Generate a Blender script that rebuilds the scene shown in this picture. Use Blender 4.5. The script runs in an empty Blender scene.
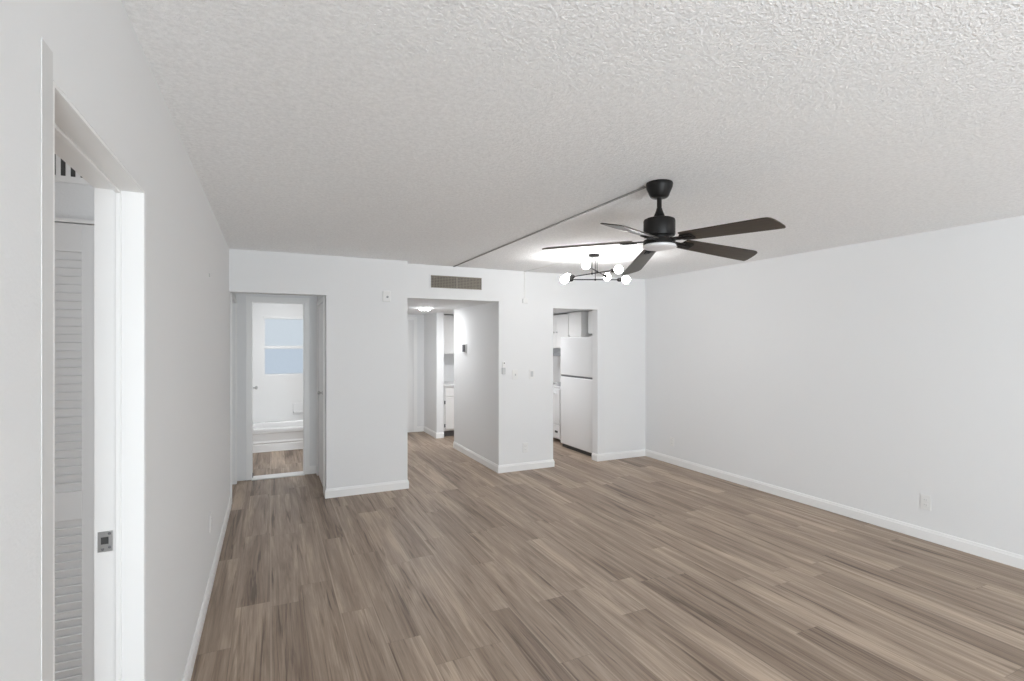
import bpy, bmesh, math, random
from mathutils import Vector, Matrix
random.seed(7)
S = bpy.context.scene
COL = S.collection
PI = math.pi

# ------------------------------------------------------------------ camera
F_PX = 512.0
YAW = math.atan(242 / 512)
cam_d = bpy.data.cameras.new('camera')
cam = bpy.data.objects.new('camera', cam_d); COL.objects.link(cam)
cam_d.sensor_width = 36.0; cam_d.lens = 36.0 * F_PX / 1024
cam_d.clip_start = 0.02
cam_d.shift_y = 2.5 / 1024
cam.location = (0, 0, 1.56)
cam.rotation_euler = (PI / 2, 0, -YAW)
S.camera = cam

# ------------------------------------------------------------------ world, daylight, exposure
W = bpy.data.worlds.new('sky'); S.world = W; W.use_nodes = True
bgn = W.node_tree.nodes['Background']
bgn.inputs[0].default_value = (0.74, 0.82, 0.89, 1); bgn.inputs[1].default_value = 0.82
S.view_settings.view_transform = 'Standard'
S.view_settings.look = 'None'
S.view_settings.exposure = 0.0
S.view_settings.gamma = 1.0
S.view_settings.use_curve_mapping = False
S.cycles.max_bounces = 14; S.cycles.diffuse_bounces = 10; S.cycles.glossy_bounces = 6
S.cycles.sample_clamp_indirect = 6.0
S.cycles.use_denoising = True; S.cycles.denoising_prefilter = 'NONE'

def area(name, loc, rot, sx, sy, power, col=(1, 1, 1)):
    d = bpy.data.lights.new(name, 'AREA'); d.shape = 'RECTANGLE'; d.size = sx; d.size_y = sy
    d.energy = power; d.color = col
    o = bpy.data.objects.new(name, d); COL.objects.link(o); o.location = loc; o.rotation_euler = rot
    return o
# daylight through the wide glass doors behind the camera
area('daylight_glass_doors', (0.65, -4.2, 0.42), (PI / 2 + 0.95, 0, -0.78), 1.8, 0.7, 350, (0.87, 0.945, 1.0))
# unseen fill lights added to brighten the bedroom, bathroom and kitchen
area('bedroom_fill_light', (-2.7, 0.25, 1.4), (PI / 2, 0, 0), 1.8, 1.8, 21, (0.97, 0.985, 1))
area('bathroom_fill_light', (0.5, 7.4, 2.40), (0, 0, 0), 0.5, 0.5, 15, (1, 1, 1))
area('kitchen_fill_light', (3.2, 7.2, 2.05), (0, 0, 0), 0.9, 0.5, 21, (0.97, 0.98, 1.0))

# ------------------------------------------------------------------ materials
def srgb(r, g, b):
    f = lambda v: (v / 255 / 12.92) if v / 255 <= 0.04045 else ((v / 255 + 0.055) / 1.055) ** 2.4
    return (f(r), f(g), f(b), 1)

def mat(name, col, rough=0.5, metal=0.0, bump=None, coat=0.0, vary=0.0, emit=None, spec=0.5):
    """bump = (noise scale, distance, detail)"""
    m = bpy.data.materials.new(name); m.use_nodes = True
    nt = m.node_tree; b = nt.nodes['Principled BSDF']
    b.inputs['Base Color'].default_value = col
    b.inputs['Roughness'].default_value = rough
    b.inputs['Metallic'].default_value = metal
    b.inputs['Specular IOR Level'].default_value = spec
    b.inputs['Coat Weight'].default_value = coat
    tc = nt.nodes.new('ShaderNodeTexCoord')
    if vary or bump:
        n = nt.nodes.new('ShaderNodeTexNoise'); n.inputs['Scale'].default_value = (bump[0] if bump else 6)
        n.inputs['Detail'].default_value = (bump[2] if bump else 3)
        nt.links.new(tc.outputs['Object'], n.inputs['Vector'])
        if bump:
            bp = nt.nodes.new('ShaderNodeBump'); bp.inputs['Strength'].default_value = 1.0
            bp.inputs['Distance'].default_value = bump[1]
            nt.links.new(n.outputs['Fac'], bp.inputs['Height']); nt.links.new(bp.outputs['Normal'], b.inputs['Normal'])
        if vary:
            r = nt.nodes.new('ShaderNodeMapRange')
            r.inputs['To Min'].default_value = max(0, rough - vary); r.inputs['To Max'].default_value = min(1, rough + vary)
            nt.links.new(n.outputs['Fac'], r.inputs['Value']); nt.links.new(r.outputs['Result'], b.inputs['Roughness'])
    if emit:
        b.inputs['Emission Color'].default_value = emit[0]; b.inputs['Emission Strength'].default_value = emit[1]
    return m

M_WALL = mat('wall_paint', (0.80, 0.806, 0.811, 1), 0.72, bump=(140, 0.0006, 2), spec=0.3)
M_WALLHALL = M_WALL
M_TRIM = mat('trim_paint', (0.86, 0.86, 0.855, 1), 0.38, vary=0.06)
M_TRIMSHADE = mat('trim_paint_shade', (0.66, 0.66, 0.655, 1), 0.5, vary=0.05)  # trim paint darkened, with shade put into the colour
M_DOOR = mat('door_paint', (0.80, 0.80, 0.80, 1), 0.45, vary=0.06)
M_PLASTIC = mat('white_plastic', (0.80, 0.80, 0.79, 1), 0.35, vary=0.05)
M_PLASTICG = mat('grey_plastic', srgb(196, 197, 198), 0.4, vary=0.05)
M_SLOT = mat('dark_slot', (0.05, 0.05, 0.05, 1), 0.6, vary=0.05)
M_BLACK = mat('black_metal', (0.009, 0.008, 0.0075, 1), 0.45, vary=0.08, spec=0.3)
M_STEEL = mat('brushed_steel', (0.55, 0.55, 0.55, 1), 0.3, metal=1.0, vary=0.08)
M_GREYSTEEL = mat('grey_enamel', (0.30, 0.31, 0.32, 1), 0.35, metal=0.3, vary=0.06)
M_VENT = mat('vent_bronze', srgb(150, 143, 132), 0.5, metal=0.2, vary=0.08)
M_VENTDARK = mat('vent_inside', srgb(96, 90, 82), 0.7, vary=0.05)
M_APPL = mat('appliance_enamel', (0.80, 0.805, 0.81, 1), 0.22, bump=(60, 0.0002, 2), vary=0.04)
M_CAB = mat('cabinet_paint', (0.82, 0.82, 0.815, 1), 0.4, vary=0.06)
M_TOP = mat('worktop_laminate', (0.75, 0.75, 0.75, 1), 0.3, vary=0.08)
M_TUB = mat('tub_enamel', (0.84, 0.84, 0.84, 1), 0.12, vary=0.04)
M_TILE = mat('bath_surround', (0.85, 0.85, 0.845, 1), 0.5, vary=0.05)
M_RACE = mat('raceway_grey', srgb(150, 149, 146), 0.5, vary=0.06)
M_GASKET = mat('gasket_grey', (0.16, 0.16, 0.17, 1), 0.6, vary=0.05)
M_BULB = mat('lit_bulb', (1, 1, 1, 1), 0.3, emit=((1, 0.99, 0.98, 1), 62.0), vary=0.02)
M_LED = mat('lit_diffuser', (1, 1, 1, 1), 0.3, emit=((0.97, 0.985, 1, 1), 60.0), vary=0.02)
M_LENS = mat('frosted_lens', (0.86, 0.85, 0.87, 1), 0.35, vary=0.04)

def ceiling_mat():
    m = bpy.data.materials.new('popcorn_ceiling'); m.use_nodes = True
    nt = m.node_tree; b = nt.nodes['Principled BSDF']
    b.inputs['Base Color'].default_value = (0.89, 0.895, 0.90, 1); b.inputs['Roughness'].default_value = 0.95
    b.inputs['Specular IOR Level'].default_value = 0.1
    tc = nt.nodes.new('ShaderNodeTexCoord')
    n = nt.nodes.new('ShaderNodeTexNoise'); n.inputs['Scale'].default_value = 85; n.inputs['Detail'].default_value = 2.0; n.inputs['Roughness'].default_value = 0.7
    nt.links.new(tc.outputs['Object'], n.inputs['Vector'])
    bp = nt.nodes.new('ShaderNodeBump'); bp.inputs['Strength'].default_value = 1.0; bp.inputs['Distance'].default_value = 0.005
    nt.links.new(n.outputs['Fac'], bp.inputs['Height']); nt.links.new(bp.outputs['Normal'], b.inputs['Normal'])
    # tiny shadows between the popcorn lumps put into the colour as speckle
    n2 = nt.nodes.new('ShaderNodeTexNoise'); n2.inputs['Scale'].default_value = 55; n2.inputs['Detail'].default_value = 3.0; n2.inputs['Roughness'].default_value = 0.8
    nt.links.new(tc.outputs['Object'], n2.inputs['Vector'])
    cr = nt.nodes.new('ShaderNodeValToRGB'); nt.links.new(n2.outputs['Fac'], cr.inputs[0])
    cr.color_ramp.elements[0].position = 0.32; cr.color_ramp.elements[0].color = (0.83, 0.836, 0.842, 1)
    cr.color_ramp.elements[1].position = 0.68; cr.color_ramp.elements[1].color = (0.96, 0.966, 0.972, 1)
    nt.links.new(cr.outputs[0], b.inputs['Base Color'])
    return m
M_CEIL = ceiling_mat()

def floor_mat():
    """vinyl wood planks 0.18 x 1.22 m, running along Y, every plank its own tone and grain"""
    m = bpy.data.materials.new('vinyl_plank'); m.use_nodes = True
    nt = m.node_tree; L = nt.links; N = nt.nodes
    b = N['Principled BSDF']
    def math_(op, a, b2=None, c=None):
        n = N.new('ShaderNodeMath'); n.operation = op
        for i, v in enumerate((a, b2, c)):
            if v is None: continue
            if isinstance(v, (int, float)): n.inputs[i].default_value = v
            else: L.new(v, n.inputs[i])
        return n.outputs[0]
    tc = N.new('ShaderNodeTexCoord'); sp = N.new('ShaderNodeSeparateXYZ'); L.new(tc.outputs['Object'], sp.inputs[0])
    PW, PL = 0.182, 1.22
    rx = math_('DIVIDE', sp.outputs['X'], PW); row = math_('FLOOR', rx); fx = math_('FRACT', rx)
    wn = N.new('ShaderNodeTexWhiteNoise'); wn.noise_dimensions = '1D'; L.new(row, wn.inputs['W'])
    ry = math_('ADD', math_('DIVIDE', sp.outputs['Y'], PL), math_('MULTIPLY', wn.outputs['Value'], 7.31))
    pl = math_('FLOOR', ry); fy = math_('FRACT', ry)
    cv = N.new('ShaderNodeCombineXYZ'); L.new(row, cv.inputs[0]); L.new(pl, cv.inputs[1])
    wp = N.new('ShaderNodeTexWhiteNoise'); wp.noise_dimensions = '2D'; L.new(cv.outputs[0], wp.inputs['Vector'])
    # grain coordinates, shifted per plank
    def grain(sx, sy, scale, detail, rough=0.6, dist=0.0):
        c = N.new('ShaderNodeCombineXYZ')
        L.new(math_('MULTIPLY', sp.outputs['X'], sx), c.inputs[0])
        L.new(math_('MULTIPLY', sp.outputs['Y'], sy), c.inputs[1])
        L.new(math_('MULTIPLY', wp.outputs['Value'], 57.0), c.inputs[2])
        n = N.new('ShaderNodeTexNoise'); n.inputs['Scale'].default_value = scale; n.inputs['Detail'].default_value = detail
        n.inputs['Roughness'].default_value = rough; n.inputs['Distortion'].default_value = dist
        L.new(c.outputs[0], n.inputs['Vector']); return n.outputs['Fac']
    g1 = grain(8, 0.5, 1.4, 6, 0.6, 1.0)      # broad cathedral streaks
    g2 = grain(75, 1.6, 1.3, 4, 0.75)          # fine grain
    g3 = grain(22, 0.8, 1.4, 3, 0.6, 0.8)      # dark veins
    vein = math_('MULTIPLY', math_('MAXIMUM', math_('SUBTRACT', g3, 0.56), 0.0), -2.6)
    tone = math_('ADD', math_('ADD', math_('MULTIPLY', math_('SUBTRACT', wp.outputs['Value'], 0.5), 0.24), vein),
                 math_('ADD', math_('MULTIPLY', math_('SUBTRACT', g1, 0.5), 1.35), math_('MULTIPLY', math_('SUBTRACT', g2, 0.5), 0.75)))
    fac = math_('ADD', tone, 0.55)
    cr = N.new('ShaderNodeValToRGB'); L.new(fac, cr.inputs[0])
    e = cr.color_ramp.elements
    e[0].position = 0.10; e[0].color = srgb(100, 84, 71)
    e[1].position = 0.92; e[1].color = srgb(196, 177, 158)
    for p, c in ((0.34, (134, 116, 101)), (0.58, (158, 140, 123))):
        q = e.new(p); q.color = srgb(*c)
    # seams
    ex = math_('MINIMUM', fx, math_('SUBTRACT', 1.0, fx)); ey = math_('MINIMUM', fy, math_('SUBTRACT', 1.0, fy))
    sx_ = math_('LESS_THAN', ex, 0.007); sy_ = math_('LESS_THAN', ey, 0.0012)
    seam = math_('MAXIMUM', sx_, sy_)
    mx = N.new('ShaderNodeMix'); mx.data_type = 'RGBA'
    mx0 = N.new('ShaderNodeMix'); mx0.data_type = 'RGBA'
    edge = math_('MULTIPLY', math_('LESS_THAN', fx, 0.05), math_('GREATER_THAN', wn.outputs['Value'], 0.35))
    L.new(math_('MULTIPLY', edge, 0.45), mx0.inputs[0]); L.new(cr.outputs[0], mx0.inputs[6]); mx0.inputs[7].default_value = srgb(184, 166, 148)
    L.new(math_('MULTIPLY', seam, 0.35), mx.inputs[0]); L.new(mx0.outputs[2], mx.inputs[6]); mx.inputs[7].default_value = srgb(84, 71, 60)
    L.new(mx.outputs[2], b.inputs['Base Color'])
    mr = N.new('ShaderNodeMapRange'); mr.inputs['To Min'].default_value = 0.36; mr.inputs['To Max'].default_value = 0.52
    L.new(g2, mr.inputs['Value']); L.new(mr.outputs['Result'], b.inputs['Roughness'])
    b.inputs['Specular IOR Level'].default_value = 0.4
    bp = N.new('ShaderNodeBump'); bp.inputs['Strength'].default_value = 0.5; bp.inputs['Distance'].default_value = 0.001
    L.new(math_('SUBTRACT', g2, math_('MULTIPLY', seam, 1.2)), bp.inputs['Height']); L.new(bp.outputs['Normal'], b.inputs['Normal'])
    return m
M_FLOOR = floor_mat()

def blade_mat():
    m = mat('dark_walnut', srgb(82, 72, 62), 0.33, spec=0.5)
    nt = m.node_tree; b = nt.nodes['Principled BSDF']; tc = nt.nodes['Texture Coordinate']
    mp = nt.nodes.new('ShaderNodeMapping'); mp.inputs['Scale'].default_value = (3, 60, 3)
    n = nt.nodes.new('ShaderNodeTexNoise'); n.inputs['Scale'].default_value = 2; n.inputs['Detail'].default_value = 4
    nt.links.new(tc.outputs['UV'], mp.inputs[0]); nt.links.new(mp.outputs[0], n.inputs['Vector'])
    cr = nt.nodes.new('ShaderNodeValToRGB'); nt.links.new(n.outputs['Fac'], cr.inputs[0])
    cr.color_ramp.elements[0].position = 0.3; cr.color_ramp.elements[0].color = srgb(46, 40, 34)
    cr.color_ramp.elements[1].position = 0.7; cr.color_ramp.elements[1].color = srgb(72, 63, 53)
    nt.links.new(cr.outputs[0], b.inputs['Base Color'])
    return m
M_BLADE = blade_mat()

def pane_mat(name, col):
    m = mat(name, col, 0.45, bump=(25, 0.003, 3))
    b = m.node_tree.nodes['Principled BSDF']
    b.inputs['Transmission Weight'].default_value = 1.0; b.inputs['IOR'].default_value = 1.12
    return m
M_PANE = pane_mat('frosted_pane', (0.98, 0.99, 1, 1))
M_PANE2 = pane_mat('frosted_pane_lower', (0.84, 0.88, 0.94, 1))  # lower pane, tinted darker and bluer than the upper

# ------------------------------------------------------------------ mesh helpers
class MB:
    def __init__(s): s.bm = bmesh.new()
    def box(s, x0, x1, y0, y1, z0, z1, bev=0.0, seg=2, rot=None):
        x0, x1 = sorted((x0, x1)); y0, y1 = sorted((y0, y1)); z0, z1 = sorted((z0, z1))
        c = Vector(((x0 + x1) / 2, (y0 + y1) / 2, (z0 + z1) / 2))
        mtx = Matrix.Translation(c) @ (rot if rot else Matrix()) @ Matrix.Diagonal((x1 - x0, y1 - y0, z1 - z0, 1))
        r = bmesh.ops.create_cube(s.bm, size=1, matrix=mtx)
        if bev:
            ed = list({e for v in r['verts'] for e in v.link_edges})
            bmesh.ops.bevel(s.bm, geom=ed, offset=bev, segments=seg, profile=0.5, affect='EDGES')
        return s
    def lathe(s, prof, c=(0, 0, 0), axis=(0, 0, 1), n=40):
        """prof = [(r, t)...] revolved about axis through c"""
        q = Vector((0, 0, 1)).rotation_difference(Vector(axis).normalized()).to_matrix()
        rings = []
        for r, t in prof:
            if r < 1e-6: rings.append([s.bm.verts.new(Vector(c) + q @ Vector((0, 0, t)))])
            else: rings.append([s.bm.verts.new(Vector(c) + q @ Vector((r * math.cos(2 * PI * i / n), r * math.sin(2 * PI * i / n), t))) for i in range(n)])
        for a, b in zip(rings, rings[1:]):
            for i in range(n):
                j = (i + 1) % n
                if len(a) == 1 and len(b) > 1: s.bm.faces.new((a[0], b[i], b[j]))
                elif len(b) == 1 and len(a) > 1: s.bm.faces.new((a[i], a[j], b[0]))
                elif len(a) > 1: s.bm.faces.new((a[i], a[j], b[j], b[i]))
        return s
    def tube(s, p, q, r, n=16):
        d = Vector(q) - Vector(p)
        return s.lathe([(0, 0), (r, 0), (r, d.length), (0, d.length)], p, d, n)
    def ball(s, c, r, n=24):
        k = n // 2
        return s.lathe([(r * math.sin(PI * i / k), -r * math.cos(PI * i / k)) for i in range(k + 1)], c, (0, 0, 1), n)
    def prism(s, pts, mtx, t):
        """outline pts (u,v) extruded by t along w, placed by mtx"""
        a = [s.bm.verts.new(mtx @ Vector((u, v, 0))) for u, v in pts]
        b = [s.bm.verts.new(mtx @ Vector((u, v, t))) for u, v in pts]
        s.bm.faces.new(a[::-1]); s.bm.faces.new(b)
        for i in range(len(pts)):
            j = (i + 1) % len(pts); s.bm.faces.new((a[i], a[j], b[j], b[i]))
        return s
    def build(s, name, m, parent=None, smooth=False, bev=0.0):
        bmesh.ops.recalc_face_normals(s.bm, faces=s.bm.faces)
        me = bpy.data.meshes.new(name)
        base = Vector((0, 0, 0)); p = parent
        while p is not None: base += p.location; p = p.parent
        bmesh.ops.translate(s.bm, verts=s.bm.verts, vec=-base)
        s.bm.to_mesh(me); s.bm.free()
        me.materials.append(m)
        o = bpy.data.objects.new(name, me); COL.objects.link(o); o.parent = parent
        if smooth:
            for f in me.polygons: f.use_smooth = True
            me.set_sharp_from_angle(angle=math.radians(40))
        if bev:
            md = o.modifiers.new('bevel', 'BEVEL'); md.width = bev; md.segments = 2; md.limit_method = 'ANGLE'
        return o

def thing(name, loc, label, cat, group=None):
    o = bpy.data.objects.new(name, None); COL.objects.link(o); o.location = loc
    o.empty_display_size = 0.05
    o['label'] = label; o['category'] = cat
    if group: o['group'] = group
    return o
def struct(o):
    o['kind'] = 'structure'; return o

def wall(name, axis, p, t, u0, u1, z0, z1, holes=(), m=None, parent=None):
    """slab in plane axis=p..p+t, spanning u (the other horizontal axis) and z, with rectangular holes"""
    us = sorted({u0, u1, *[min(max(h[i], u0), u1) for h in holes for i in (0, 1)]})
    zs = sorted({z0, z1, *[min(max(h[i], z0), z1) for h in holes for i in (2, 3)]})
    nu, nz = len(us) - 1, len(zs) - 1
    def solid(i, k):
        if not (0 <= i < nu and 0 <= k < nz): return False
        uc, zc = (us[i] + us[i + 1]) / 2, (zs[k] + zs[k + 1]) / 2
        return not any(h[0] < uc < h[1] and h[2] < zc < h[3] for h in holes)
    b = MB(); cache = {}
    def V(i, k, s_):
        if (i, k, s_) not in cache:
            q = p + (t if s_ else 0)
            cache[(i, k, s_)] = b.bm.verts.new((q, us[i], zs[k]) if axis == 'x' else (us[i], q, zs[k]))
        return cache[(i, k, s_)]
    for i in range(nu):
        for k in range(nz):
            if not solid(i, k): continue
            for s_ in (0, 1): b.bm.faces.new([V(i, k, s_), V(i + 1, k, s_), V(i + 1, k + 1, s_), V(i, k + 1, s_)])
            for (di, dk, e) in ((-1, 0, ((i, k), (i, k + 1))), (1, 0, ((i + 1, k), (i + 1, k + 1))), (0, -1, ((i, k), (i + 1, k))), (0, 1, ((i, k + 1), (i + 1, k + 1)))):
                if not solid(i + di, k + dk):
                    (a, c), (d, f) = e
                    b.bm.faces.new([V(a, c, 0), V(d, f, 0), V(d, f, 1), V(a, c, 1)])
    return struct(b.build(name, m or M_WALL, parent))

def baseboard(name, pts, side, h=0.092, t=0.013, closed=False):
    """sweeps a baseboard profile along floor points; side=+1 puts it left of the walking direction"""
    prof = [(0, 0), (t, 0), (t, h - 0.022), (t * 0.75, h - 0.016), (t * 0.55, h - 0.004), (t * 0.3, h), (0, h)]
    P = [Vector((x, y)) for x, y in pts]; n = len(P); b = MB(); rings = []
    for i in range(n):
        d1 = (P[i] - P[i - 1]).normalized() if i > 0 else (P[1] - P[0]).normalized()
        d2 = (P[i + 1] - P[i]).normalized() if i < n - 1 else d1
        n1 = Vector((-d1.y, d1.x)) * side; n2 = Vector((-d2.y, d2.x)) * side
        mt = (n1 + n2); mt = mt / max(mt.dot(n1), 0.2)
        rings.append([b.bm.verts.new((P[i].x + mt.x * u, P[i].y + mt.y * u, z)) for u, z in prof])
    k = len(prof)
    for a, c in zip(rings, rings[1:]):
        for i in range(k): b.bm.faces.new((a[i], a[(i + 1) % k], c[(i + 1) % k], c[i]))
    b.bm.faces.new(rings[0]); b.bm.faces.new(rings[-1][::-1])
    return struct(b.build(name, M_TRIM))

def casing(name, axis, p, dirn, u0, u1, z1, w=0.06, t=0.013, legs=(1, 1), bev=0.003, m=None):
    """door casing round an opening u0..u1 up to z1 lying on plane axis=p, standing out by t*dirn"""
    b = MB()
    def piece(pts):
        vs = []
        for off in (0, 1):
            q = p + dirn * t * off
            vs.append([b.bm.verts.new((q, u, z) if axis == 'x' else (u, q, z)) for u, z in pts])
        a, c = vs; b.bm.faces.new(a); b.bm.faces.new(c[::-1])
        for i in range(4): b.bm.faces.new((a[i], a[(i + 1) % 4], c[(i + 1) % 4], c[i]))
    if legs[0]: piece([(u0 - w, 0), (u0, 0), (u0, z1), (u0 - w, z1 + w)])
    if legs[1]: piece([(u1, 0), (u1 + w, 0), (u1 + w, z1 + w), (u1, z1)])
    piece([(u0 - w * legs[0], z1 + w), (u0, z1), (u1, z1), (u1 + w * legs[1], z1 + w)])
    return struct(b.build(name, m or M_TRIM, bev=bev))

# ------------------------------------------------------------------ the setting
H = 2.44; XL, XR = -0.345, 4.70; YB = 5.62; YS = 5.45; HC = 2.06; YR = -4.5
b = MB(); b.box(-4.0, 5.2, -5.0, 9.2, -0.1, 0.0); struct(b.build('floor', M_FLOOR))
b = MB(); b.box(XL - 0.12, 5.0, YR - 0.12, YB + 0.06, H, H + 0.1); struct(b.build('ceiling', M_CEIL))
b = MB(); b.box(1.24, 4.82, YB + 0.12, 8.97, HC, HC + 0.08); struct(b.build('ceiling_hall_and_kitchen', M_WALL))
b = MB(); b.box(XL - 0.2, 0.62, YS + 0.12, 6.56, 2.12, 2.2); struct(b.build('ceiling_alcove', M_WALL))
b = MB(); b.box(-0.5, 1.5, 6.55, 9.0, H, H + 0.1); struct(b.build('ceiling_bathroom', M_WALL))
b = MB(); b.box(-4.0, XL - 0.12, 0.0, 2.6, H, H + 0.1); struct(b.build('ceiling_bedroom', M_WALL))

D1 = (1.155, 1.89, 2.022)      # bedroom doorway in the left wall
DA = (5.66, 6.42, 2.0)       # door in the left wall of the alcove
wall('wall_left', 'x', XL - 0.12, 0.12, YR, 6.67, 0, H + 0.05,
     [(D1[0], D1[1], -1, D1[2]), (DA[0], DA[1], -1, DA[2])])
wall('wall_right', 'x', XR, 0.12, YR, 8.97, 0, H + 0.05)
wall('wall_rear', 'y', YR - 0.12, 0.12, XL - 0.12, XR + 0.12, 0, H + 0.05, [(-0.25, 2.4, -1, 2.2)])
wall('wall_back_left', 'y', YS, 0.12, XL, 1.335, 0, H + 0.05, [(XL - 1, 0.512, -1, 2.042)])
wall('wall_back', 'y', YB, 0.12, 1.27, XR, 0, H + 0.05, [(1.2, 2.48, -1, HC), (3.23, 3.905, -1, 2.0)])
wall('wall_alcove_right', 'x', 0.512, 0.12, YS + 0.12, 6.55, 0, 2.2, [(5.66, 6.42, -1, 2.0)])
wall('wall_alcove_back', 'y', 6.55, 0.12, XL - 0.12, 1.335, 0, H + 0.05, [(-0.190, 0.368, -1, 2.035)])
wall('wall_hall_left', 'x', 1.215, 0.12, YS + 0.12, 8.97, 0, 2.3)
wall('wall_hall_right', 'x', 2.48, 0.12, YB + 0.12, 7.27, 0, 2.2)
wall('wall_hall_stub', 'x', 2.465, 0.12, 8.10, 8.86, 0, 2.2)
wall('wall_hall_far', 'y', 8.85, 0.12, 1.24, XR, 0, 2.3)
wall('wall_bathroom_left', 'x', -0.42, 0.12, 6.67, 9.0, 0, H + 0.05)
wall('wall_bathroom_right', 'x', 1.12, 0.12, 6.67, 9.0, 0, H + 0.05)
wall('wall_bathroom_far', 'y', 8.88, 0.12, -0.42, 1.24, 0, H + 0.05, [(-0.095, 0.70, 1.05, 1.985)], M_TILE)
wall('wall_bedroom_far', 'y', 2.36, 0.12, -4.0, XL - 0.12, 0, H + 0.05, [(-1.48, -0.535, -1, 2.0)])
wall('wall_bedroom_left', 'x', -4.0, 0.12, 0.0, 2.36, 0, H + 0.05)
wall('wall_bedroom_near', 'y', 0.02, 0.12, -4.0, XL - 0.12, 0, H + 0.05)
wall('wall_closet_back', 'y', 2.95, 0.08, -1.6, XL - 0.12, 0, H + 0.05)

baseboard('baseboard_left', [(XL, YR), (XL, D1[0] - 0.048)], -1)
baseboard('baseboard_left_beyond_door', [(XL, D1[1] + 0.048), (XL, 5.57)], -1)
baseboard('baseboard_back_left', [(0.512, 5.60), (0.512, YS), (1.335, YS), (1.335, YB)], -1)
baseboard('baseboard_back', [(2.48, 7.27), (2.48, YB), (3.23, YB), (3.23, YB + 0.12)], -1)
baseboard('baseboard_back_right', [(3.905, YB + 0.12), (3.905, YB), (XR, YB), (XR, YR)], -1)
baseboard('baseboard_hall_stub', [(2.465, 8.85), (2.465, 8.10), (2.585, 8.10)], -1)
baseboard('baseboard_hall_far', [(2.465, 8.85), (2.335, 8.85)], 1)
baseboard('baseboard_alcove', [(0.423, 6.55), (0.512, 6.55), (0.512, 6.48)], -1)

casing('trim_1', 'x', XL, 1, D1[0], D1[1], D1[2], w=0.047, t=0.0008, bev=0.0, m=M_WALL, legs=(0, 1))
b = MB(); b.box(XL, XL + 0.001, D1[0] - 0.047, D1[0], 0, D1[2] + 0.047); struct(b.build('trim_6', M_TRIMSHADE))  # near casing leg, its shade painted as a darker colour
casing('trim_2', 'x', XL, 1, DA[0], DA[1], DA[2], w=0.042)
casing('trim_3', 'x', 0.512, -1, 5.66, 6.42, 2.0, w=0.042)
casing('trim_4', 'y', 6.55, -1, -0.190, 0.368, 2.035, w=0.055)
casing('trim_5', 'y', 8.85, -1, 1.50, 2.275, 1.96, w=0.06)
b = MB(); b.box(-0.19, 0.368, 6.50, 6.67, 0, 0.014, 0.004); struct(b.build('trim_threshold', M_TRIM))
b = MB(); b.box(XL + 0.001, XL + 0.004, 3.69, 3.715, 1.975, 1.995); 
nail = b.build('wall_nail', M_PLASTICG)
nail['label'] = 'tiny grey nail high on the left wall'; nail['category'] = 'nail'

# door 1: the bedroom doorway's jamb lining with stop and strike plate (its leaf stands open out of view)
d1 = struct(thing('door_1', (XL, D1[1], 0), 'white jamb lining of the near bedroom doorway', 'door frame')); del d1['category']; del d1['label']
b = MB(); b.box(XL - 0.12, XL, D1[1] - 0.012, D1[1] + 0.0, 0, D1[2] - 0.008); b.box(XL - 0.12, XL, D1[0], D1[0] + 0.012, 0, D1[2] - 0.008); b.box(XL - 0.12, XL, D1[0], D1[1], D1[2] - 0.008, D1[2])
b.build('jamb', M_TRIM, d1)
b = MB(); b.box(XL - 0.068, XL - 0.055, D1[1] - 0.024, D1[1] - 0.012, 0, D1[2] - 0.018, 0.002); b.box(XL - 0.068, XL - 0.055, D1[0] + 0.012, D1[0] + 0.024, 0, D1[2] - 0.018, 0.002)
b.box(XL - 0.068, XL - 0.055, D1[0] + 0.012, D1[1] - 0.012, D1[2] - 0.018, D1[2] - 0.008, 0.002)
b.build('stop', M_TRIM, d1)
yj = D1[1] - 0.012
b = MB(); b.box(XL - 0.112, XL - 0.076, yj - 0.002, yj, 0.945, 1.005, 0.0008)
sp_ = b.build('strike_plate', M_STEEL, d1)
b = MB(); b.box(XL - 0.104, XL - 0.086, yj - 0.004, yj - 0.0021, 0.968, 0.988)
b.build('latch_hole', M_SLOT, sp_)
for z, x in ((0.953, -0.100), (0.957, -0.083), (0.997, -0.084)):
    b = MB(); b.lathe([(0, 0), (0.0042, 0), (0.003, 0.0022), (0, 0.0026)], (XL + x, yj - 0.002, z), (0, -1, 0), 12); b.build('screw', M_GASKET, sp_)

# door 2: closed bedroom door in the alcove's left wall; door 3: closed closet door in its right wall
def flush_door(name, x, y0, y1, z1, face):
    r = struct(thing(name, (x, y0, 0), '', '')); del r['label']; del r['category']
    b = MB(); b.box(x, x - face * 0.036, y0 + 0.003, y1 - 0.003, 0.008, z1 - 0.003, 0.002); b.build('panel', M_DOOR, r)
    return r
flush_door('door_2', XL - 0.05, DA[0], DA[1], DA[2], 1)
d3 = flush_door('door_3', 0.516, 5.66, 6.42, 2.0, -1)
b = MB(); b.lathe([(0, 0), (0.022, 0), (0.022, 0.004), (0.008, 0.008), (0.008, 0.022), (0.018, 0.032), (0.020, 0.042), (0.014, 0.05), (0, 0.052)], (0.516, 5.905, 1.02), (-1, 0, 0), 24)
b.build('knob', M_STEEL, d3, smooth=True)
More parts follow.
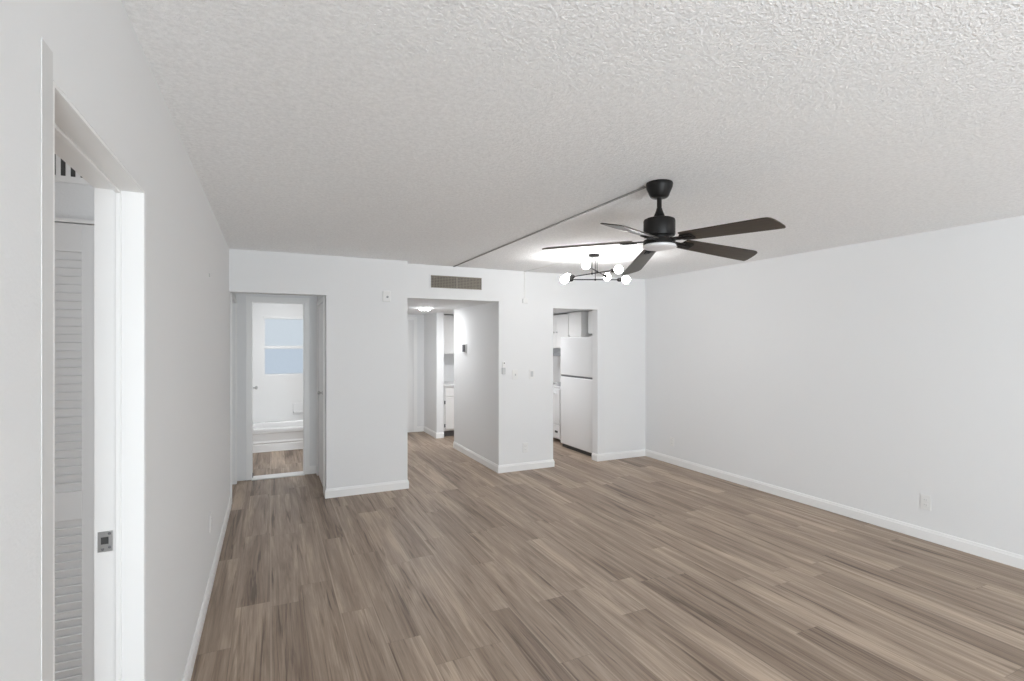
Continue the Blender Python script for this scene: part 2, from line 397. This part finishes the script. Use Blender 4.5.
# door 4: bathroom door standing open against the left
d4 = struct(thing('door_4', (-0.205, 6.67, 0), '', '')); del d4['label']; del d4['category']
b = MB(); b.box(-0.235, -0.199, 6.675, 7.24, 0.012, 2.022, 0.002); b.build('panel', M_DOOR, d4)
b = MB(); b.lathe([(0, 0), (0.026, 0), (0.026, 0.005), (0.010, 0.009), (0.010, 0.026), (0.021, 0.036), (0.024, 0.048), (0.016, 0.058), (0, 0.06)], (-0.199, 7.17, 1.0), (1, 0, 0), 24)
b.build('knob', M_STEEL, d4, smooth=True)
b = MB(); b.box(-0.182, -0.174, 6.56, 6.60, 0.02, 0.07, 0.003); b.build('hinge', M_GASKET, d4)
b = MB(); b.box(-0.19, -0.182, 6.55, 6.67, 0.014, 2.027); b.box(0.360, 0.368, 6.55, 6.67, 0.014, 2.027); b.box(-0.19, 0.368, 6.55, 6.67, 2.027, 2.035); b.build('jamb', M_TRIM, d4)
# door 5: the entrance door at the end of the hall
d5 = struct(thing('door_5', (1.5, 8.83, 0), '', '')); del d5['label']; del d5['category']
b = MB(); b.box(1.505, 2.27, 8.835, 8.85, 0.006, 1.955, 0.002); b.build('panel', M_DOOR, d5)

# bathroom window
wn = struct(thing('window_1', (0.31, 8.88, 1.075), '', '')); del wn['label']; del wn['category']
b = MB(); x0, x1, z0, z1 = -0.095, 0.70, 1.05, 1.985
b.box(x0, x0 + 0.022, 8.885, 8.96, z0 + 0.022, z1 - 0.045); b.box(x1 - 0.022, x1, 8.885, 8.96, z0 + 0.022, z1 - 0.045); b.box(x0, x1, 8.87, 8.96, z1 - 0.045, z1, 0.004); b.box(x0, x1, 8.885, 8.96, z0, z0 + 0.022)
b.build('frame', M_TRIM, wn)
b = MB(); b.box(x0 + 0.022, x1 - 0.022, 8.872, 8.945, 1.470, 1.515, 0.004); b.build('meeting_rail', M_TRIM, wn)
b = MB(); b.box(x0 + 0.022, x1 - 0.022, 8.925, 8.931, 1.515, z1 - 0.045); b.build('pane', M_PANE, wn)
b = MB(); b.box(x0 + 0.022, x1 - 0.022, 8.905, 8.911, z0 + 0.022, 1.47); b.build('pane', M_PANE2, wn)

# rear glass doors behind the camera (frame only is modelled: posts and rails)
w2 = struct(thing('window_2', (1.05, YR, 0), '', '')); del w2['label']; del w2['category']
b = MB()
for x in (-0.25, 1.05, 2.34): b.box(x, x + 0.06, YR - 0.09, YR - 0.03, 0, 2.2)
b.box(-0.25, 2.4, YR - 0.09, YR - 0.03, 2.14, 2.2); b.box(-0.25, 2.4, YR - 0.09, YR - 0.03, 0, 0.06)
b.build('frame', M_TRIM, w2)

# ------------------------------------------------------------------ ceiling fan
FX, FY, FZ, FR, FA = 1.937, 2.201, 2.122, 0.6366, -1.3672
DROOP = (0.040, 0.088, 0.150, 0.020, 0.060)      # the slack of each blade and the tilt of the hanger
fan = thing('ceiling_fan', (FX, FY, H), 'black five-blade ceiling fan with dark wood blades and round frosted light', 'ceiling fan')
L_ = lambda pr: [(r, z - H) for r, z in pr]
b = MB(); b.lathe(L_([(0, H), (0.070, H), (0.073, 2.432), (0.070, 2.415), (0.050, 2.366), (0.044, 2.360), (0.022, 2.358), (0, 2.358)]), (FX, FY, H)); b.build('canopy', M_BLACK, fan, True)
b = MB(); b.tube((FX, FY, 2.27), (FX, FY, 2.36), 0.013, 20); b.build('downrod', M_BLACK, fan, True)
b = MB(); b.lathe(L_([(0, 2.300), (0.015, 2.300), (0.018, 2.288), (0.028, 2.262), (0.030, 2.240), (0, 2.240)]), (FX, FY, H)); b.build('coupling', M_BLACK, fan, True)
b = MB(); b.lathe(L_([(0, 2.243), (0.072, 2.243), (0.082, 2.238), (0.085, 2.230), (0.085, 2.158), (0.081, 2.148), (0.058, 2.146), (0.058, 2.128), (0.082, 2.126), (0.086, 2.121), (0.086, 2.103), (0.082, 2.099), (0, 2.099)]), (FX, FY, H), n=56); b.build('motor_housing', M_BLACK, fan, True)
b = MB(); b.lathe(L_([(0, 2.0995), (0.084, 2.0995), (0.090, 2.094), (0.089, 2.086), (0.075, 2.079), (0.04, 2.076), (0, 2.075)]), (FX, FY, H), n=56); b.build('light_lens', M_LENS, fan, True)
PITCH = math.radians(-14)
for k in range(5):
    a = FA + k * 2 * PI / 5
    Mx = Matrix.Translation((FX, FY, FZ + 0.004)) @ Matrix.Rotation(a, 4, 'Z') @ Matrix.Rotation(DROOP[k], 4, 'Y') @ Matrix.Rotation(PITCH, 4, 'X')
    # blade outline: u along radius, v across (positive v = counter-clockwise side)
    out = [(0.150, -0.050), (0.19, -0.053), (0.30, -0.057), (0.45, -0.062), (0.600, -0.066), (0.622, -0.063), (0.636, -0.052), (0.645, -0.028), (0.650, 0.005),
           (0.653, 0.045), (0.651, 0.059), (0.644, 0.0665), (0.60, 0.0665), (0.45, 0.062), (0.30, 0.057), (0.19, 0.053), (0.150, 0.050), (0.146, 0.03), (0.146, -0.03)]
    b = MB(); b.prism(out, Mx, 0.006)
    uv = b.bm.loops.layers.uv.new('uv'); inv = Mx.inverted()
    for f in b.bm.faces:
        for l in f.loops:
            q = inv @ l.vert.co; l[uv].uv = (q.x + k, q.y)
    bl = b.build('blade', M_BLADE, fan, bev=0.0015)
    b = MB()
    b.prism([(0.05, -0.018), (0.13, -0.014), (0.145, -0.030), (0.205, -0.030), (0.212, -0.022), (0.212, 0.022), (0.205, 0.030), (0.145, 0.030), (0.13, 0.014), (0.05, 0.018)], Mx @ Matrix.Translation((0, 0, -0.0065)), 0.006)
    b.prism([(0.12, -0.009), (0.195, -0.009), (0.195, 0.009), (0.12, 0.009)], Mx @ Matrix.Translation((0, 0, -0.011)), 0.005)
    for (u, v) in ((0.16, -0.020), (0.16, 0.020), (0.198, 0.0)):
        c_ = Mx @ Vector((u, v, -0.0065)); ax = Mx.to_3x3() @ Vector((0, 0, -1))
        b.lathe([(0, 0), (0.006, 0), (0.005, 0.003), (0, 0.004)], c_, ax, 12)
    b.build('blade_bracket', M_BLACK, bl)

# ------------------------------------------------------------------ chandelier
CX, CY = 2.913, 4.254
ch = thing('chandelier', (CX, CY, H), 'small black sputnik chandelier with glowing globe bulbs near the back wall', 'chandelier')
b = MB(); b.lathe([(0, 0), (0.052, 0), (0.052, -0.018), (0.046, -0.022), (0, -0.022)], (CX, CY, H), (0, 0, 1), 36); b.build('canopy', M_BLACK, ch, True)
right = Vector((math.cos(YAW), -math.sin(YAW), 0)); fwd = Vector((math.sin(YAW), math.cos(YAW), 0))
C0 = Vector((CX, CY, 0))
rods = [  # centre height, direction (towards the right-hand end), half length, offset
    (2.190, (right * 0.99 + fwd * 0.02), 0.235, right * 0.012),
    (2.250, (right * 0.62 - fwd * 0.60 + Vector((0, 0, 0.03))), 0.235, right * -0.02),
    (2.272, (right * 0.42 + fwd * 0.75 + Vector((0, 0, -0.06))), 0.235, right * 0.03),
]
for i, (z, d, hl, off) in enumerate(rods):
    d = d.normalized(); c = C0 + off + Vector((0, 0, z))
    b = MB(); b.tube(c - d * hl, c + d * hl, 0.0055); b.ball(c, 0.011, 16)
    rod = b.build('arm', M_BLACK, ch, True)
    b = MB(); b.tube(c, (c.x, c.y, H - 0.02), 0.0035, 10); b.build('stem', M_BLACK, ch, True)
    for sgn in (-1, 1):
        e = c + d * hl * sgn; ax = d * sgn
        b = MB(); b.lathe([(0, -0.018), (0.008, -0.018), (0.018, -0.008), (0.020, 0.0), (0.020, 0.030), (0.014, 0.034), (0, 0.034)], e, ax, 24); b.build('socket', M_BLACK, rod, True)
        b = MB(); b.lathe([(0.013, 0.0)] + [(0.040 * math.sin(t), 0.052 - 0.040 * math.cos(t)) for t in [0.42 + (PI - 0.42) * j / 14 for j in range(14)]] + [(0, 0.092)], e + ax * 0.02, ax, 24)
        b.build('bulb', M_BULB, rod, True)

# ------------------------------------------------------------------ surface wiring
b = MB(); b.box(1.898, 1.912, 2.28, YB - 0.02, H - 0.009, H - 0.0005, 0.002)
o = b.build('cable_raceway', M_RACE); o['label'] = 'long thin grey raceway on the ceiling from fan to back wall'; o['category'] = 'cable raceway'
cr_ = thing('cable_raceway', (2.826, YB, 2.08), 'white raceway dropping from the ceiling to a small box on the back wall', 'cable raceway')
b = MB(); b.box(2.817, 2.835, YB - 0.011, YB - 0.0005, 2.10, H - 0.001, 0.002); b.build('channel', M_PLASTIC, cr_)
b = MB(); b.box(2.793, 2.859, YB - 0.030, YB - 0.0005, 2.045, 2.105, 0.005); b.build('junction_box', M_PLASTIC, cr_)
b = MB()
for (xa, ya), (xb_, yb_) in [((2.826, YB - 0.005), (2.90, CY + 0.05))]:
    d = Vector((xb_ - xa, yb_ - ya, 0)); ang = math.atan2(d.y, d.x)
    mx = Matrix.Translation((xa, ya, H - 0.009)) @ Matrix.Rotation(ang, 4, 'Z')
    b.prism([(0, -0.007), (d.length, -0.007), (d.length, 0.007), (0, 0.007)], mx, 0.0085)
o = b.build('cable_raceway', M_PLASTIC); o['label'] = 'thin white raceway on the ceiling from the chandelier to the back wall'; o['category'] = 'cable raceway'

# ------------------------------------------------------------------ air vent over the hall opening
av = thing('air_vent', (1.948, YB, 2.255), 'bronze grey rectangular supply vent above the hall opening', 'air vent')
vx0, vx1, vz0, vz1 = 1.640, 2.256, 2.186, 2.326
b = MB(); b.box(vx0 - 0.012, vx1 + 0.012, YB - 0.008, YB - 0.0005, vz1, vz1 + 0.012); b.box(vx0 - 0.012, vx1 + 0.012, YB - 0.008, YB - 0.0005, vz0 - 0.012, vz0)
b.box(vx0 - 0.012, vx0, YB - 0.008, YB - 0.0005, vz0, vz1); b.box(vx1, vx1 + 0.012, YB - 0.008, YB - 0.0005, vz0, vz1); b.build('frame', M_WALL, av)
b = MB(); b.box(vx0, vx1, YB - 0.002, YB - 0.0005, vz0, vz1); b.build('backing', M_VENTDARK, av)
b = MB()
n = 34
for i in range(n):
    x = vx0 + (i + 0.5) * (vx1 - vx0) / n
    b.box(x - 0.0028, x + 0.0028, YB - 0.012, YB - 0.007, vz0, vz1)
b.box(1.944, 1.952, YB - 0.013, YB - 0.006, vz0, vz1)
b.build('vertical_fins', M_VENT, av)
b = MB()
for i in range(8):
    z = vz0 + (i + 0.5) * (vz1 - vz0) / 8
    b.box(vx0, vx1, YB - 0.0065, YB - 0.002, z - 0.003, z + 0.003)
b.box(vx0, vx1, YB - 0.012, YB - 0.002, vz1 - 0.005, vz1); b.box(vx0, vx1, YB - 0.012, YB - 0.002, vz0, vz0 + 0.005)
b.build('horizontal_blades', M_VENT, av)

# ------------------------------------------------------------------ small wall fittings
dc = thing('door_chime', (1.11, YS, 2.055), 'small white wall plate with grey round dot, above the narrow back wall section', 'door chime')
b = MB(); b.box(1.070, 1.150, YS - 0.022, YS - 0.0005, 1.995, 2.108, 0.004); b.build('cover', M_PLASTIC, dc)
b = MB(); b.lathe([(0, 0), (0.012, 0), (0.010, 0.005), (0, 0.006)], (1.118, YS - 0.022, 2.045), (0, -1, 0), 20); b.build('button', M_GREYSTEEL, dc, True)

th = thing('thermostat', (2.48, 6.78, 1.48), 'small white thermostat with dark side on the hall wall', 'thermostat')
b = MB(); b.box(2.462, 2.4795, 6.72, 6.85, 1.425, 1.545, 0.004); b.build('base_plate', M_PLASTIC, th)
b = MB(); b.box(2.440, 2.4625, 6.735, 6.80, 1.435, 1.538, 0.004); b.build('display', M_GASKET, th)

rc = thing('remote_holder', (2.54, YB, 1.25), 'white fan remote in its holder beside the hall opening', 'remote control')
b = MB(); b.box(2.516, 2.562, YB - 0.024, YB - 0.0005, 1.185, 1.265, 0.005); b.build('holder', M_PLASTICG, rc)
b = MB(); b.box(2.520, 2.558, YB - 0.020, YB - 0.006, 1.235, 1.335, 0.005); b.build('remote', M_PLASTIC, rc)
b = MB(); b.lathe([(0, 0), (0.007, 0), (0.007, 0.003), (0, 0.004)], (2.545, YB - 0.020, 1.318), (0, -1, 0), 16); b.build('button', M_SLOT, rc)

def face_plate(name, axis, pos, n, w, h, label, cat, kind, group=None):
    """wall plate on plane axis=pos[axis], normal n (+1/-1)"""
    t = thing(name, pos, label, cat, group)
    X, Y, Z = pos
    def bx(nm, du0, du1, d0, d1, z0, z1, m, par, bev=0.001):
        b = MB()
        if axis == 'y': b.box(X + du0, X + du1, Y + n * d0, Y + n * d1, Z + z0, Z + z1, bev)
        else: b.box(X + n * d0, X + n * d1, Y + du0, Y + du1, Z + z0, Z + z1, bev)
        return b.build(nm, m, par)
    bx('cover_plate', -w / 2, w / 2, 0.0005, 0.0065, -h / 2, h / 2, M_PLASTIC, t, 0.002)
    if kind == 'outlet':
        for zc in (-0.020, 0.020):
            r = bx('receptacle', -0.017, 0.017, 0.0065, 0.009, zc - 0.014, zc + 0.014, M_PLASTIC, t)
            bx('slot', -0.008, -0.006, 0.009, 0.0095, zc - 0.003, zc + 0.005, M_GREYSTEEL, r, 0)
            bx('slot', 0.006, 0.008, 0.009, 0.0095, zc - 0.003, zc + 0.005, M_GREYSTEEL, r, 0)
    elif kind == 'rocker':
        bx('rocker', -0.017, 0.017, 0.0065, 0.010, -0.033, 0.033, M_PLASTICG, t)
    elif kind == 'toggle':
        bx('toggle', -0.005, 0.005, 0.0065, 0.020, -0.012, 0.010, M_PLASTICG, t)
    return t
face_plate('light_switch', 'y', (2.697, YB, 1.175), -1, 0.072, 0.116, 'white toggle switch plate between the fan remote and the rocker switch', 'light switch', 'toggle')
face_plate('light_switch', 'y', (2.925, YB, 1.178), -1, 0.072, 0.116, 'white rocker switch plate nearest the kitchen doorway', 'light switch', 'rocker')
face_plate('wall_outlet', 'y', (2.838, YB, 0.275), -1, 0.072, 0.116, 'white outlet low on the back wall left of the kitchen doorway', 'outlet', 'outlet')
face_plate('wall_outlet', 'x', (XR, 2.267, 0.298), -1, 0.074, 0.118, 'white outlet low on the right wall, the one nearer the camera', 'outlet', 'outlet')
face_plate('wall_outlet', 'x', (XR, 5.10, 0.285), -1, 0.072, 0.116, 'white outlet low on the right wall close to the back corner', 'outlet', 'outlet')
face_plate('wall_outlet', 'x', (XL, 3.765, 0.42), 1, 0.072, 0.116, 'white outlet low on the left wall beyond the bedroom doorway', 'outlet', 'outlet')

# ------------------------------------------------------------------ hall lamp
hl = thing('ceiling_light', (2.0, 7.15, HC), 'small lit white flush drum light on the hall ceiling', 'ceiling light')
b = MB(); b.lathe([(0, 0), (0.088, 0), (0.088, -0.008), (0, -0.008)], (2.0, 7.15, HC), (0, 0, 1), 40); b.build('base', M_PLASTIC, hl, True)
b = MB(); b.lathe([(0, -0.0082), (0.078, -0.0082), (0.080, -0.022), (0.07, -0.03), (0, -0.032)], (2.0, 7.15, HC), (0, 0, 1), 40); b.build('diffuser', M_LED, hl, True)
ld = bpy.data.lights.new('hall_lamp_light', 'AREA'); ld.shape = 'DISK'; ld.size = 0.14; ld.energy = 6.5; ld.color = (0.97, 0.985, 1)
lo = bpy.data.objects.new('hall_lamp_light', ld); COL.objects.link(lo); lo.location = (2.0, 7.15, HC - 0.036)

# ------------------------------------------------------------------ refrigerator
rf = thing('refrigerator', (4.30, 6.22, 0), 'white top-freezer refrigerator just inside the kitchen doorway', 'refrigerator')
fx, y0, y1 = 3.958, 5.815, 6.67
b = MB(); b.box(fx + 0.065, 4.64, y0 + 0.006, y1 - 0.006, 0.035, 1.640, 0.008); b.build('body', M_APPL, rf)
b = MB(); b.box(fx, fx + 0.058, y0, y1, 1.085, 1.648, 0.014, 4); b.build('freezer_door', M_APPL, rf, True)
b = MB(); b.box(fx, fx + 0.058, y0, y1, 0.055, 1.062, 0.014, 4); b.build('fridge_door', M_APPL, rf, True)
b = MB(); b.box(fx + 0.012, fx + 0.065, y0 + 0.008, y1 - 0.008, 1.058, 1.088); b.build('gasket', M_GASKET, rf)
b = MB(); b.box(fx + 0.03, fx + 0.10, y0 + 0.015, y1 - 0.015, 0.0, 0.05); b.build('toe_grille', M_SLOT, rf)
for z in (1.648,):
    b = MB(); b.box(fx + 0.012, fx + 0.09, y0 + 0.02, y0 + 0.085, z, z + 0.014, 0.004); b.build('hinge_cover', M_APPL, rf)

# ------------------------------------------------------------------ kitchen right-hand run
def upper_cab(label, x0, x1, y0, y1, z0, z1, doors, face, knob_side, group='white kitchen wall cabinets'):
    """face: 'x' = doors look towards -X, 'y' = doors look towards -Y; doors = list of spans"""
    t = thing('wall_cabinet', ((x0 + x1) / 2, (y0 + y1) / 2, z0), label, 'cabinet', group)
    b = MB()
    if face == 'x': b.box(x0 + 0.02, x1, y0, y1, z0, z1, 0.002)
    else: b.box(x0, x1, y0 + 0.02, y1, z0, z1, 0.002)
    b.build('body', M_CAB, t)
    for i, (a, c) in enumerate(doors):
        b = MB()
        for (o1, o2, d0, d1) in ((0.0, 0.0, 0.0, 0.018),):
            if face == 'x': b.box(x0 + d0, x0 + d1, a + 0.004, c - 0.004, z0 + 0.006, z1 - 0.012, 0.004)
            else: b.box(a + 0.004, c - 0.004, y0 + d0, y0 + d1, z0 + 0.006, z1 - 0.012, 0.004)
        dr = b.build('door', M_CAB, t)
        kp = (c - 0.05) if knob_side[i] > 0 else (a + 0.05)
        zk = z0 + (0.07 if z0 > 1 else 0.5)
        b = MB()
        pr = [(0, 0), (0.006, 0), (0.006, 0.012), (0.014, 0.018), (0.013, 0.026), (0, 0.028)]
        if face == 'x': b.lathe(pr, (x0, kp, zk + 0.2), (-1, 0, 0), 16)
        else: b.lathe(pr, (kp, y0, zk), (0, -1, 0), 16)
        b.build('knob', M_STEEL, dr, True)
    return t
upper_cab('white wall cabinet with knobs above the range hood', 4.35, 4.695, 7.085, 7.86, 1.47, 2.035, [(7.085, 7.47), (7.47, 7.86)], 'x', [1, -1])
upper_cab('narrow white wall cabinet between the hood and the refrigerator', 4.33, 4.695, 6.66, 7.045, 1.40, 2.048, [(6.66, 7.045)], 'x', [1])
upper_cab('short white wall cabinet directly above the refrigerator', 4.42, 4.695, 5.76, 6.62, 1.70, 2.05, [(5.76, 6.19), (6.19, 6.62)], 'x', [1, -1])

rh = thing('range_hood', (4.45, 7.47, 1.33), 'grey range hood under the kitchen wall cabinet', 'range hood')
b = MB(); b.prism([(4.30, 1.345), (4.30, 1.395), (4.36, 1.465), (4.69, 1.465), (4.69, 1.345)], Matrix(((1, 0, 0, 0), (0, 0, 1, 7.09), (0, 1, 0, 0), (0, 0, 0, 1))), 0.76); b.build('hood_shell', M_GREYSTEEL, rh)
b = MB(); b.box(4.32, 4.67, 7.11, 7.83, 1.338, 1.346); b.build('filter', M_STEEL, rh)

bc = thing('base_cabinet', (4.38, 6.76, 0), 'narrow grey-white base cabinet between refrigerator and range', 'cabinet')
b = MB(); b.box(4.10, 4.69, 6.69, 6.86, 0.09, 0.845); b.build('body', M_CAB, bc)
b = MB(); b.box(4.08, 4.099, 6.695, 6.855, 0.10, 0.835, 0.004); b.build('door', M_CAB, bc)
b = MB(); b.box(4.15, 4.69, 6.70, 6.85, 0, 0.09); b.build('toe_kick', M_GASKET, bc)
b = MB(); b.box(4.07, 4.69, 6.69, 6.865, 0.846, 0.88, 0.004); o = b.build('worktop', M_TOP); o['label'] = 'small pale worktop piece beside the refrigerator and range'; o['category'] = 'worktop'

rg = thing('kitchen_range', (4.38, 7.25, 0), 'white kitchen range past the refrigerator, bottom drawer with dark pull', 'range')
b = MB(); b.box(4.09, 4.66, 6.87, 7.63, 0.05, 0.862, 0.004); b.build('body', M_APPL, rg)
b = MB(); b.box(4.065, 4.089, 6.875, 7.625, 0.29, 0.83, 0.006); dr = b.build('oven_door', M_APPL, rg)
b = MB(); b.tube((4.035, 6.95, 0.77), (4.035, 7.55, 0.77), 0.010); b.tube((4.035, 6.99, 0.77), (4.066, 6.99, 0.77), 0.008); b.tube((4.035, 7.51, 0.77), (4.066, 7.51, 0.77), 0.008); b.build('handle', M_APPL, dr, True)
b = MB(); b.box(4.065, 4.089, 6.875, 7.625, 0.075, 0.275, 0.006); dr = b.build('drawer', M_APPL, rg)
b = MB(); b.box(4.052, 4.066, 6.93, 7.00, 0.155, 0.185, 0.003); b.build('pull', M_SLOT, dr)
b = MB(); b.box(4.075, 4.665, 6.872, 7.628, 0.863, 0.885, 0.004); b.build('cooktop', M_APPL, rg)
b = MB(); b.box(4.60, 4.665, 6.875, 7.625, 0.886, 1.07, 0.010); bgd = b.build('backguard', M_APPL, rg)
for y in (6.97, 7.09, 7.41, 7.53):
    b = MB(); b.lathe([(0, 0), (0.022, 0), (0.018, 0.02), (0, 0.022)], (4.60, y, 0.99), (-1, 0, 0), 20); b.build('knob', M_PLASTICG, bgd, True)
for (x, y, r) in ((4.22, 7.07, 0.09), (4.22, 7.43, 0.075), (4.46, 7.07, 0.075), (4.46, 7.43, 0.09)):
    b = MB(); b.lathe([(r, 0), (r + 0.012, 0), (r + 0.012, 0.006), (r, 0.006), (r, 0)], (x, y, 0.8855), (0, 0, 1), 32)
    for k in range(3): b.lathe([(r * (0.25 + 0.25 * k), 0.002), (r * (0.25 + 0.25 * k) + 0.006, 0.002), (r * (0.25 + 0.25 * k) + 0.006, 0.008), (r * (0.25 + 0.25 * k), 0.008), (r * (0.25 + 0.25 * k), 0.002)], (x, y, 0.8855), (0, 0, 1), 32)
    b.build('burner', M_GREYSTEEL, rg, True)

# ------------------------------------------------------------------ kitchen far run, seen through the hall
fb = thing('base_cabinet', (2.9, 8.45, 0), 'white base cabinet with drawer, door and dark hinges, seen through the hall', 'cabinet')
b = MB(); b.box(2.605, 3.30, 8.155, 8.84, 0.10, 0.835); b.build('body', M_CAB, fb)
b = MB(); b.box(2.625, 2.99, 8.135, 8.154, 0.675, 0.815, 0.004); b.build('drawer', M_CAB, fb)
b = MB(); b.box(2.625, 2.99, 8.135, 8.154, 0.125, 0.655, 0.004); dr = b.build('door', M_CAB, fb)
for z in (0.19, 0.575):
    b = MB(); b.box(2.606, 2.628, 8.128, 8.146, z - 0.028, z + 0.028, 0.003); b.build('hinge', M_GASKET, dr)
b = MB(); b.box(2.62, 3.30, 8.21, 8.80, 0.0, 0.099); b.build('toe_kick', M_GASKET, fb)
b = MB(); b.box(2.60, 3.32, 8.125, 8.845, 0.836, 0.868, 0.004); o = b.build('worktop', M_TOP); o['label'] = 'pale worktop on the base cabinet seen through the hall'; o['category'] = 'worktop'
upper_cab('white wall cabinet over the worktop, seen at the end of the hall', 2.60, 3.30, 8.47, 8.845, 1.37, 2.045, [(2.62, 2.96), (2.96, 3.29)], 'y', [1, -1])
face_plate('wall_outlet', 'y', (2.69, 8.85, 1.20), -1, 0.072, 0.116, 'white outlet on the kitchen wall under the cabinet, seen through the hall', 'outlet', 'outlet')

# ------------------------------------------------------------------ bathtub
tb = thing('bathtub', (0.40, 8.5, 0), 'white bathtub with a plain apron under the bathroom window', 'bathtub')
bx0, bx1, by0, by1, bz = -0.298, 1.118, 8.13, 8.876, 0.33
bm = MB(); B = bm.bm
def loop(x0, x1, y0, y1, z, r, n=6):
    vs = []
    for (cx, cy, a0) in ((x1 - r, y1 - r, 0), (x0 + r, y1 - r, PI / 2), (x0 + r, y0 + r, PI), (x1 - r, y0 + r, 1.5 * PI)):
        for i in range(n + 1):
            a = a0 + PI / 2 * i / n; vs.append(B.verts.new((cx + r * math.cos(a), cy + r * math.sin(a), z)))
    return vs
loops = [loop(bx0, bx1, by0, by1, bz - 0.03, 0.012), loop(bx0 + 0.004, bx1 - 0.004, by0 + 0.004, by1 - 0.004, bz - 0.006, 0.02), loop(bx0 + 0.014, bx1 - 0.014, by0 + 0.014, by1 - 0.014, bz, 0.02),
         loop(bx0 + 0.07, bx1 - 0.07, by0 + 0.075, by1 - 0.06, bz, 0.11), loop(bx0 + 0.085, bx1 - 0.085, by0 + 0.09, by1 - 0.075, bz - 0.02, 0.11), loop(bx0 + 0.15, bx1 - 0.2, by0 + 0.13, by1 - 0.12, 0.08, 0.12), loop(bx0 + 0.2, bx1 - 0.25, by0 + 0.18, by1 - 0.17, 0.06, 0.10)]
for a, c in zip(loops, loops[1:]):
    for i in range(len(a)): B.faces.new((a[i], a[(i + 1) % len(a)], c[(i + 1) % len(a)], c[i]))
B.faces.new(loops[-1])
bm.build('basin', M_TUB, tb, True)
b = MB(); b.prism([(by0 + 0.012, bz - 0.03), (by0 + 0.0, bz - 0.034), (by0, bz - 0.06), (by0 + 0.012, bz - 0.075), (by0 + 0.018, 0.155), (by0 + 0.004, 0.13), (by0 + 0.012, 0.115), (by0 + 0.004, 0.10), (by0 - 0.002, 0.015), (by0 - 0.002, 0.0), (by0 + 0.04, 0.0), (by0 + 0.04, bz - 0.03)],
             Matrix(((0, 0, 1, bx0), (1, 0, 0, 0), (0, 1, 0, 0), (0, 0, 0, 1))), bx1 - bx0); b.build('apron', M_TUB, tb)
b = MB(); b.box(bx0, bx1, by0 - 0.012, by0 - 0.0025, 0, 0.016, 0.003); struct(b.build('trim_tub_floor', M_TRIM))
sd = thing('soap_dish', (0.42, 8.88, 0.50), 'white ceramic soap dish on the bathroom wall above the tub', 'soap dish')
b = MB(); b.box(0.33, 0.51, 8.868, 8.8795, 0.42, 0.60, 0.005); b.build('back_plate', M_TUB, sd)
b = MB(); b.box(0.335, 0.505, 8.825, 8.869, 0.445, 0.470, 0.010, 3); b.box(0.335, 0.505, 8.825, 8.835, 0.470, 0.485, 0.004); b.build('tray', M_TUB, sd, True)

# ------------------------------------------------------------------ bedroom seen through the near doorway
bd = thing('bifold_door', (-1.0, 2.33, 0), 'white louvered bifold closet door seen through the near left doorway', 'closet door')
for (xa, xb_) in ((-1.005, -0.545), (-1.47, -1.01)):
    b = MB()
    ya, yb_ = 2.315, 2.345
    b.box(xa, xa + 0.065, ya, yb_, 0.015, 1.985, 0.002); b.box(xb_ - 0.065, xb_, ya, yb_, 0.015, 1.985, 0.002)
    for (za, zb) in ((0.015, 0.16), (0.93, 1.03), (1.885, 1.985)): b.box(xa + 0.064, xb_ - 0.064, ya, yb_, za, zb, 0.002)
    lf = b.build('leaf', M_DOOR, bd)
    b = MB()
    for (za, zb) in ((0.16, 0.93), (1.03, 1.885)):
        n = int((zb - za) / 0.029)
        for i in range(n):
            z = za + (i + 0.5) * (zb - za) / n
            b.box(xa + 0.06, xb_ - 0.06, (ya + yb_) / 2 - 0.0035, (ya + yb_) / 2 + 0.0035, z - 0.0165, z + 0.0165, 0.0, rot=Matrix.Rotation(math.radians(24), 4, 'X'))
    b.build('louvers', M_DOOR, lf)
b = MB(); b.box(-1.48, -0.535, 2.305, 2.36, 1.988, 2.0); struct(b.build('trim_closet_track', M_TRIM))
bv = thing('air_vent', (-0.8, 2.36, 2.20), 'white register with dark vertical slots above the bedroom closet', 'air vent')
b = MB(); b.box(-1.02, -0.56, 2.348, 2.3595, 2.138, 2.26, 0.002); b.build('faceplate', M_TRIM, bv)
b = MB()
for i in range(15):
    x = -0.985 + i * 0.028
    b.box(x, x + 0.013, 2.3465, 2.3485, 2.160, 2.235)
b.build('slots', M_SLOT, bv)
